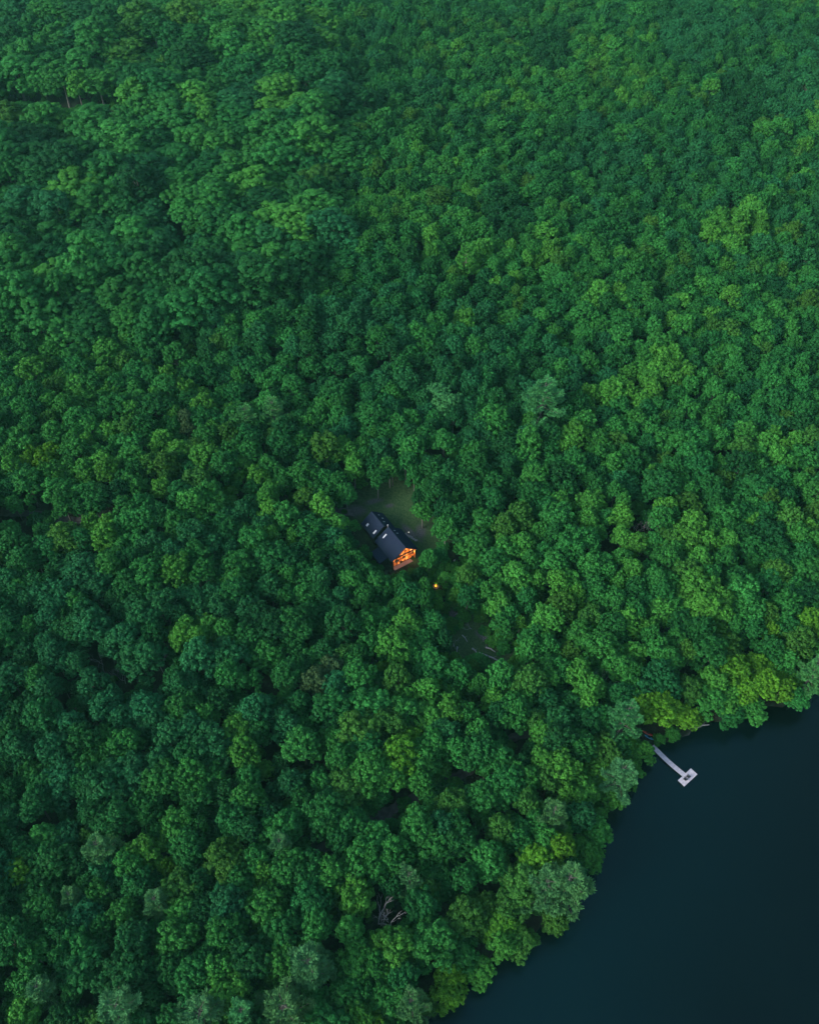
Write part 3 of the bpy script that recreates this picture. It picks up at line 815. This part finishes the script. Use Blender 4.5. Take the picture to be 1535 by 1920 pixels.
# glazed gable: panes between dark mullions
fr = MB()
ys = [-4.3, -2.5, -.9, .9, 2.6, 4.3]
for k, yv in enumerate(ys): fr.box(glass - .1, glass + .08, yv - .08, yv + .08, .35, roof_z(yv) - .45)
for zz in (.38, 2.75, 4.35): fr.box(glass - .09, glass + .07, -4.3, 4.3, zz - .07, zz + .07)
for k in range(2):
    s = (-1, 1)[k]
    fr.slab((glass - .1, s * 4.3, roof_z(s * 4.3) - .3), (glass + .09, s * 4.3, roof_z(s * 4.3) - .3), (glass + .09, RY, PZ - .3), (glass - .1, RY, PZ - .3), .2)
fr.box(-.32, -.1, -4.3, 4.3, EZ - .45, EZ - .15)           # tie beam at the front of the porch
fr.build('window_frame', M['black'], cabin)
for k in range(5):
    ya, yb = ys[k] + .085, ys[k + 1] - .085
    for z0, z1 in ((.46, 2.67), (2.83, 4.27)):
        p = MB(); p.box(glass - .03, glass - .005, ya, yb, z0, z1); p.build('window_pane', M['window'], cabin)
    p = MB()
    A = [(ya, 4.43), (yb, 4.43), (yb, roof_z(yb) - .55)]
    if ya < RY < yb: A.append((RY, PZ - .58))
    A.append((ya, roof_z(ya) - .55))
    p.prism(A, glass - .03, glass - .005); p.build('window_pane', M['window'], cabin)
dk = MB(); dk.box(glass - .1, .55, -HW + .4, HW - .4, .18, .32); dk.box(-.1, .45, -HW + .6, HW - .6, -1.2, .17)
dk.build('deck', M['deck'], cabin)
for yv, xx in ((-3.9, -.5), (0.2, -.6), (3.9, -.4)):
    q = MB(); zt = roof_z(yv) - .75; q.tube([(xx, yv, zt), (xx, yv, zt + .2)], [.16, .1], 10); q.build('porch_light', M['porchlamp'], cabin)
# rear wing
RW, RYR, EZR, PZR = 4.0, -.5, 5.2, 8.5; rx1, rx0 = main_x0 - 1.5, main_x0 - 9.6
rw = MB(); rw.prism([(-RW + .2 + RYR, -1.5), (RW - .2 + RYR, -1.5), (RW - .2 + RYR, EZR - .25), (RYR, PZR - .35), (-RW + .2 + RYR, EZR - .25)], rx0 + .4, rx1 - .25)
rw.build('rear_wall', M['black'], cabin)
rr2 = MB()
for sgn in (-1, 1):
    dz = (PZR - EZR) / RW * .5
    rr2.slab((rx0, RYR, PZR), (rx1, RYR, PZR), (rx1, RYR + sgn * (RW + .5), EZR - dz), (rx0, RYR + sgn * (RW + .5), EZR - dz), .2)
rroof = rr2.build('rear_roof', M['roof'], cabin)
rz = lambda y: PZR - (PZR - EZR) * abs(y - RYR) / RW
sm = MB(); x = rx0 + .4
while x < rx1 - .1:
    for sgn in (-1, 1):
        dz = (PZR - EZR) / RW * .5
        sm.slab((x, RYR + sgn * .1, PZR), (x + .05, RYR + sgn * .1, PZR), (x + .05, RYR + sgn * (RW + .5), EZR - dz + .05), (x, RYR + sgn * (RW + .5), EZR - dz + .05), .05)
    x += .48
sm.build('seam', M['roof'], rroof)
skylight(rx0 + 2.2, rx0 + 2.9, -4.2, -3.4, rz, rroof)
skylight(rx0 + 6.6, rx0 + 7.2, -4.1, -2.9, rz, rroof)
for xx, yy in ((rx0 + 1.5, 1.2), (rx0 + 3.2, 1.6), (rx0 + 5.2, 1.0)): skylight(xx, xx + .35, yy, yy + .5, rz, rroof, 'roof_vent', 'sign')
# connector with flue
cn = MB(); cn.box(rx1 - .24, main_x0 + .29, -3.2, 3.0, -1.5, 4.6); cn.build('connector', M['black'], cabin)
fl = MB(); fl.tube([(main_x0 - .75, .6, 4.6), (main_x0 - .75, .6, 9.0)], .14, 10); fl.tube([(main_x0 - .75, .6, 9.0), (main_x0 - .75, .6, 9.25)], [.26, .2], 10); fl.build('flue', M['sign'], cabin)
for xx, yy in ((-9.0, 1.5), (-7.6, 1.7)): skylight(xx, xx + .35, yy, yy + .5, lambda y: roof_z(y), roof, 'roof_vent', 'sign')
# lean-to on the forest side
lt = MB(); lt.slab((-8.4, -HW - .02, 4.4), (-2.6, -HW - .02, 4.4), (-2.6, -HW - 3.6, 3.3), (-8.4, -HW - 3.6, 3.3), .18); lt.build('lean_to_roof', M['roof'], cabin)
lb = MB(); lb.hexa([(-8.1, -HW - 3.3, -1.5), (-2.9, -HW - 3.3, -1.5), (-2.9, -HW + .1, -1.5), (-8.1, -HW + .1, -1.5), (-8.1, -HW - 3.3, 3.18), (-2.9, -HW - 3.3, 3.18), (-2.9, -HW + .1, 4.2), (-8.1, -HW + .1, 4.2)])
lb.build('lean_to_wall', M['black'], cabin)
# warm lamps of the porch
def lamp(name, loc, e, c, r_, parent=None):
    l = bpy.data.lights.new(name, 'POINT'); l.energy = e; l.color = c; l.shadow_soft_size = r_
    o = bpy.data.objects.new(name, l); C.objects.link(o); o.location = loc; o.parent = parent; return o
for yv, e in ((-3.6, 40), (0, 25), (3.6, 70)): lamp('porch_glow', (-.5, yv, 3.6), e, (1, .42, .14), .2, cabin)

# ------------------------------------------------------------------ small things round the cabin
def ground_thing(name, px, py, rz, label, cat, group=None):
    x, y, z = at(px, py); o = empty(name, (x, y, z), rz); tag(o, label, cat, group); return o
for (a, b_), tx in (((766, 1000), 'small white path light beside the stone steps right of the cabin'), ((766, 1013), 'white path light close to the right eave of the cabin')):
    o = ground_thing('path_light', a, b_ + 2, 0, tx, 'path light', 'path lights by the cabin')
    p = MB(); p.tube([(0, 0, -.2), (0, 0, 1.0)], .05, 8); p.build('post', M['plastic'], o)
    p = MB(); p.ball((0, 0, 1.2), .16, sub=2); p.build('lamp_globe', M['lamp'], o, True)
for k, (a, b_) in enumerate([(764, 1004), (768, 1006), (772, 1008), (776, 1011), (780, 1013), (761, 1001)]):
    x, y, z = at(a, b_); p = MB(); p.ball((0, 0, 0), .62, (1, .7, .14), 2, .06, rnd); o = p.build('stepping_stone', M['stone']); o.location = (x, y, z + .05); o.rotation_euler = (0, 0, k * .9)
    tag(o, ['pale flat stepping stone, lowest but one of the path right of the cabin'][0] if False else ['second uppermost', 'third uppermost', 'third lowest', 'second lowest', 'lowest', 'uppermost'][k] + ' pale flat stone of the path right of the cabin', 'stepping stone', 'stepping stones')
# white garden chair and table
o = ground_thing('garden_chair', 853, 1056, .6, 'white garden chair standing alone in the trees right of the cabin', 'chair')
p = MB(); p.box(-.35, .35, -.35, .35, .4, .47); p.build('seat', M['white'], o)
p = MB(); p.hexa([(-.35, .3, .45), (.35, .3, .45), (.35, .36, .45), (-.35, .36, .45), (-.38, .58, 1.25), (.38, .58, 1.25), (.38, .64, 1.25), (-.38, .64, 1.25)]); p.build('backrest', M['white'], o)
for sx in (-1, 1):
    for sy in (-1, 1):
        p = MB(); p.box(sx * .3 - .04, sx * .3 + .04, sy * .3 - .04, sy * .3 + .04, -.1, .4); p.build('leg', M['white'], o)
    p = MB(); p.box(sx * .38 - .06, sx * .38 + .06, -.38, .4, .66, .71); p.build('armrest', M['white'], o)
# fire pit
o = ground_thing('fire_pit', 817, 1100, 0, 'burning fire pit glowing yellow between the trees below the cabin', 'fire pit')
p = MB()
for k in range(12):
    a = k * math.pi / 6; p.ball((math.cos(a) * .85, math.sin(a) * .85, .12), .26, (1, 1, .8), 1, .15, rnd)
p.build('stone_ring', M['stone'], o)
for k in range(3):
    p = MB(); a = k * 2.1; p.tube([(math.cos(a) * .6, math.sin(a) * .6, .1), (-math.cos(a) * .1, -math.sin(a) * .1, .55)], .08, 7); p.build('log', M['bark'], o)
for k in range(4):
    a = k * 1.7; d = .22 if k else 0; p = MB(); p.tube([(math.cos(a) * d, math.sin(a) * d, .25), (math.cos(a) * d * 1.2, math.sin(a) * d, .5), (math.cos(a + .4) * d, math.sin(a + .4) * d, .8 + .1 * k)], [.15, .12, .02], 8); p.build('flame', M['fire'], o, True)
lamp('fire_glow', (0, 0, 1.6), 45, (1, .55, .12), .35, o)

# fallen logs and bare brush in the opening
logs = [((897, 1225), (948, 1248), .16, 'longest pale fallen log lying across the lower end of the opening'), ((910, 1215), (928, 1224), .13, 'short fallen log above the longest log in the opening'),
        ((885, 1217), (895, 1228), .15, 'short steep fallen log left of the longest log'), ((857, 1214), (856, 1226), .12, 'grey fallen log at the left lower edge of the opening'),
        ((866, 1192), (876, 1205), .10, 'thin fallen log in the middle of the opening'), ((1300, 1366), (1328, 1360), .16, 'driftwood log lying on the shore right of the dock')]
for (a, b_, r_, tx) in logs:
    A = at(*a); B = at(*b_); o = empty('fallen_log', A); d = Vector(B) - Vector(A)
    tag(o, tx, 'log', 'fallen logs'); Ln = d.length
    p = MB(); p.tube([Vector((0, 0, .35)), d * .5 + Vector((0, .2, .7)), d + Vector((0, 0, .4))], [r_ * 1.9, r_ * 1.5, r_ * .8], 8); p.build('stem', M['dead'], o)
    p = MB(); p.tube([d * .45 + Vector((0, .1, .5)), d * .6 + Vector((.5, .7, 1.2))], [r_ * .4, .03], 6); p.build('branch', M['dead'], o)
brush = [(823, 1172, 'bare grey brush at the upper left of the fallen-log opening'), (853, 1152, 'bare purplish brush at the top of the fallen-log opening'), (826, 1196, 'bare grey brush at the left edge of the fallen-log opening'),
         (884, 1180, 'bare grey brush in the middle of the fallen-log opening'), (905, 1202, 'bare grey brush above the longest fallen log'), (850, 1212, 'bare brush beside the lower left log in the opening')]
for k, (a, b_, tx) in enumerate(brush):
    V, Q = dead_arrays(1200 + k, 3.2, 1.6, 5, .06); o = link('bare_shrub', mesh_np('bare_shrub', V, Q, [M['twig']])); o.location = at(a, b_); o.scale = (1.5, 1.5, .9)
    tag(o, tx, 'bare shrub', 'bare brush in the opening')

# ------------------------------------------------------------------ dock
A = at_z(1237, 1412, .6); B = at_z(1280, 1454, .6)
# long side of the platform and walkway direction from the photograph
c1 = at_z(1294.5, 1440.5, .6); c2 = at_z(1270, 1463, .6); c3 = at_z(1306.5, 1452, .6)
e1 = Vector((c1[0] - c2[0], c1[1] - c2[1])); Lp = e1.length; e1n = e1.normalized(); e2n = Vector((e1n.y, -e1n.x))
Wp = abs((Vector(c3) - Vector(c1)).dot(e2n))
ctr = (Vector(c1) + Vector(c2)) / 2 + e2n * Wp / 2
ang = math.atan2(e1n.y, e1n.x)
print('dock', Lp, Wp)
dock = empty('dock', (ctr.x, ctr.y, 0), ang); tag(dock, 'pale weathered T-shaped wooden dock reaching out over the dark lake', 'dock')
def to_local(p): d = Vector((p[0] - ctr.x, p[1] - ctr.y)); return Vector((d.dot(e1n), d.dot(-e2n)))   # x along platform, y towards shore
pl = MB(); n = int(Wp / .15); bw = Wp / n
for k in range(n): pl.box(-Lp / 2, Lp / 2, -Wp / 2 + k * bw + .006, -Wp / 2 + (k + 1) * bw - .006, .55 + rnd.uniform(0, .006), .60)
pl.build('platform_boards', M['dock'], dock)
pf = MB(); pf.box(-Lp / 2 + .05, Lp / 2 - .05, -Wp / 2 + .05, Wp / 2 - .05, .3, .54); pf.build('platform_frame', M['dockedge'], dock)
sh = to_local(at_z(1236, 1411, .6)); s0 = Vector((to_local(B).x, Wp / 2 + .02))
s0.x = to_local(at_z(1281, 1452, .6)).x
dv = (sh - s0); Lw = dv.length + 2.6; dv.normalize(); sv = Vector((-dv.y, dv.x)); ww = .72
wb = MB(); k = 0.0
while k < Lw:
    t = k / Lw; bend = .25 * math.sin(t * math.pi)
    p = s0 + dv * k + sv * bend; q = p + dv * .135
    pts4 = [p - sv * ww, p + sv * ww, q + sv * ww, q - sv * ww]
    z1_ = .58 + .25 * max(0, t - .5)
    wb.hexa([(a.x, a.y, z1_ - .05) for a in pts4] + [(a.x, a.y, z1_) for a in pts4]); k += .15
wb.build('walkway_boards', M['dock'], dock)
wf = MB()
for sg in (-1, 1):
    pp = [(s0 + dv * Lw * t + sv * (.25 * math.sin(t * math.pi) + sg * (ww - .08))) for t in (0, .25, .5, .75, 1)]
    wf.tube([(a.x, a.y, .42 + .25 * max(0, t - .5)) for a, t in zip(pp, (0, .25, .5, .75, 1))], .09, 6)
wf.build('walkway_beam', M['dockedge'], dock)
for a, b_ in [(-Lp / 2 + .15, -Wp / 2 + .15), (Lp / 2 - .15, -Wp / 2 + .15), (-Lp / 2 + .15, Wp / 2 - .15), (Lp / 2 - .15, Wp / 2 - .15)]:
    p = MB(); p.tube([(a, b_, -2.5), (a, b_, .5)], .09, 8); p.build('post', M['dockedge'], dock)
for t in (.3, .6):
    for sg in (-1, 1):
        a = s0 + dv * Lw * t + sv * (.2 + sg * (ww - .05)); p = MB(); p.tube([(a.x, a.y, -2.5), (a.x, a.y, .5)], .08, 8); p.build('post', M['dockedge'], dock)
def lounge_chair(loc, rz, label):
    o = empty('lounge_chair', loc, rz); tag(o, label, 'chair', 'black chairs on the dock')
    p = MB(); p.hexa([(-.3, -.35, .34), (.3, -.35, .34), (.3, .3, .22), (-.3, .3, .22), (-.3, -.35, .38), (.3, -.35, .38), (.3, .3, .26), (-.3, .3, .26)]); p.build('seat', M['plastic'], o)
    p = MB(); 
    for k in range(5): xx = -.29 + k * .125; p.hexa([(xx, .26, .22), (xx + .1, .26, .22), (xx + .1, .3, .22), (xx, .3, .22), (xx - .02 + .005 * k, .62, 1.0 - .03 * abs(k - 2)), (xx + .1, .62, 1.0 - .03 * abs(k - 2)), (xx + .1, .66, 1.0 - .03 * abs(k - 2)), (xx - .02, .66, 1.0 - .03 * abs(k - 2))])
    p.build('backrest', M['plastic'], o)
    for sx in (-1, 1):
        p = MB(); p.box(sx * .38 - .07, sx * .38 + .07, -.42, .42, .55, .59); p.build('armrest', M['plastic'], o)
        for sy in (-.36, .3): p = MB(); p.box(sx * .36 - .03, sx * .36 + .03, sy - .04, sy + .04, 0, .55); p.build('leg', M['plastic'], o)
for (a, b_), tx in (((1283, 1461.5), 'black slatted lounge chair on the dock platform, the left one'), ((1288.5, 1456.5), 'black slatted lounge chair on the dock platform, the right one')):
    x, y = at_z(a, b_, .62); lounge_chair((x, y, .606), ang + math.pi + .15, tx)

# kayaks on the bank
def kayak(px, py, rz, mat, label):
    x, y, z = at(px, py); o = empty('kayak', (x, y, z + .25), rz); tag(o, label, 'kayak', 'kayaks on the bank')
    bm = bmesh.new(); rings = []; n = 15
    for i in range(n):
        t = i / (n - 1) * 2 - 1; wd = .37 * (1 - abs(t) ** 2.4) + .015; hd = .17 * (1 - abs(t) ** 3) + .02; zz = .10 * t * t
        rings.append([bm.verts.new((t * 1.9, math.cos(a) * wd, zz + math.sin(a) * hd * (1 if math.sin(a) < 0 else .8))) for a in [k * math.pi / 6 for k in range(12)]])
    for i in range(n - 1):
        for k in range(12): bm.faces.new([rings[i][k], rings[i][(k + 1) % 12], rings[i + 1][(k + 1) % 12], rings[i + 1][k]])
    bm.faces.new(rings[0][::-1]); bm.faces.new(rings[-1])
    m = MB(); m.bm.free(); m.bm = bm; m.build('hull', mat, o, True)
    m = MB(); m.tube([(-.45, 0, .135), (0, .0, .145), (.45, 0, .135)], [.12, .26, .12], 10); q = m.build('cockpit', M['plastic'], o)
    q.scale = (1, 1, .25); q.location.z = .10
kayak(1213.5, 1376, R_(-28), M['red'], 'red kayak lying on the bank beside the blue one')
kayak(1215.5, 1383, R_(-32), M['blue'], 'blue kayak lying on the bank in front of the red one')

# ------------------------------------------------------------------ air, light
if True:
    hz = MB(); hz.box(-2700, 2700, -2700, 2700, -8, 236)
    hm = bpy.data.materials.new('haze'); hm.use_nodes = True; nt = hm.node_tree
    nt.nodes.remove(nt.nodes['Principled BSDF']); pv = nt.nodes.new('ShaderNodeVolumePrincipled')
    pv.inputs['Density'].default_value = .00007; pv.inputs['Color'].default_value = (.25, .80, .64, 1); pv.inputs['Anisotropy'].default_value = .1
    nt.links.new(pv.outputs[0], nt.nodes['Material Output'].inputs['Volume'])
    ho = hz.build('haze', hm); tag(ho, kind='stuff')

SUN_E, SUN_AZ = 28.0, -122.0     # the sun lamp stands for the brighter part of an overcast evening sky
wd = bpy.data.worlds.new('World'); scene.world = wd; wd.use_nodes = True
nt = wd.node_tree; bg = nt.nodes['Background']; sky = nt.nodes.new('ShaderNodeTexSky')
sky.sky_type = 'NISHITA'; sky.sun_disc = False; sky.sun_elevation = R_(SUN_E); sky.sun_rotation = R_(SUN_AZ)
sky.air_density = 1.2; sky.dust_density = 2.5; sky.ozone_density = 2
nt.links.new(sky.outputs[0], bg.inputs['Color']); bg.inputs['Strength'].default_value = .09
sl = bpy.data.lights.new('sun', 'SUN'); sl.energy = 1.3; sl.angle = R_(20); sl.color = (1, .97, .9)
so = bpy.data.objects.new('sun', sl); C.objects.link(so)
az = R_(SUN_AZ); d = Vector((math.sin(az) * math.cos(R_(SUN_E)), math.cos(az) * math.cos(R_(SUN_E)), math.sin(R_(SUN_E))))
so.rotation_euler = d.to_track_quat('Z', 'Y').to_euler()
vs = scene.view_settings; vs.view_transform = 'Standard'; vs.look = 'None'; vs.gamma = 1; vs.exposure = 1.52; vs.use_curve_mapping = False
scene.cycles.max_bounces = 6; scene.cycles.diffuse_bounces = 3; scene.cycles.volume_bounces = 0
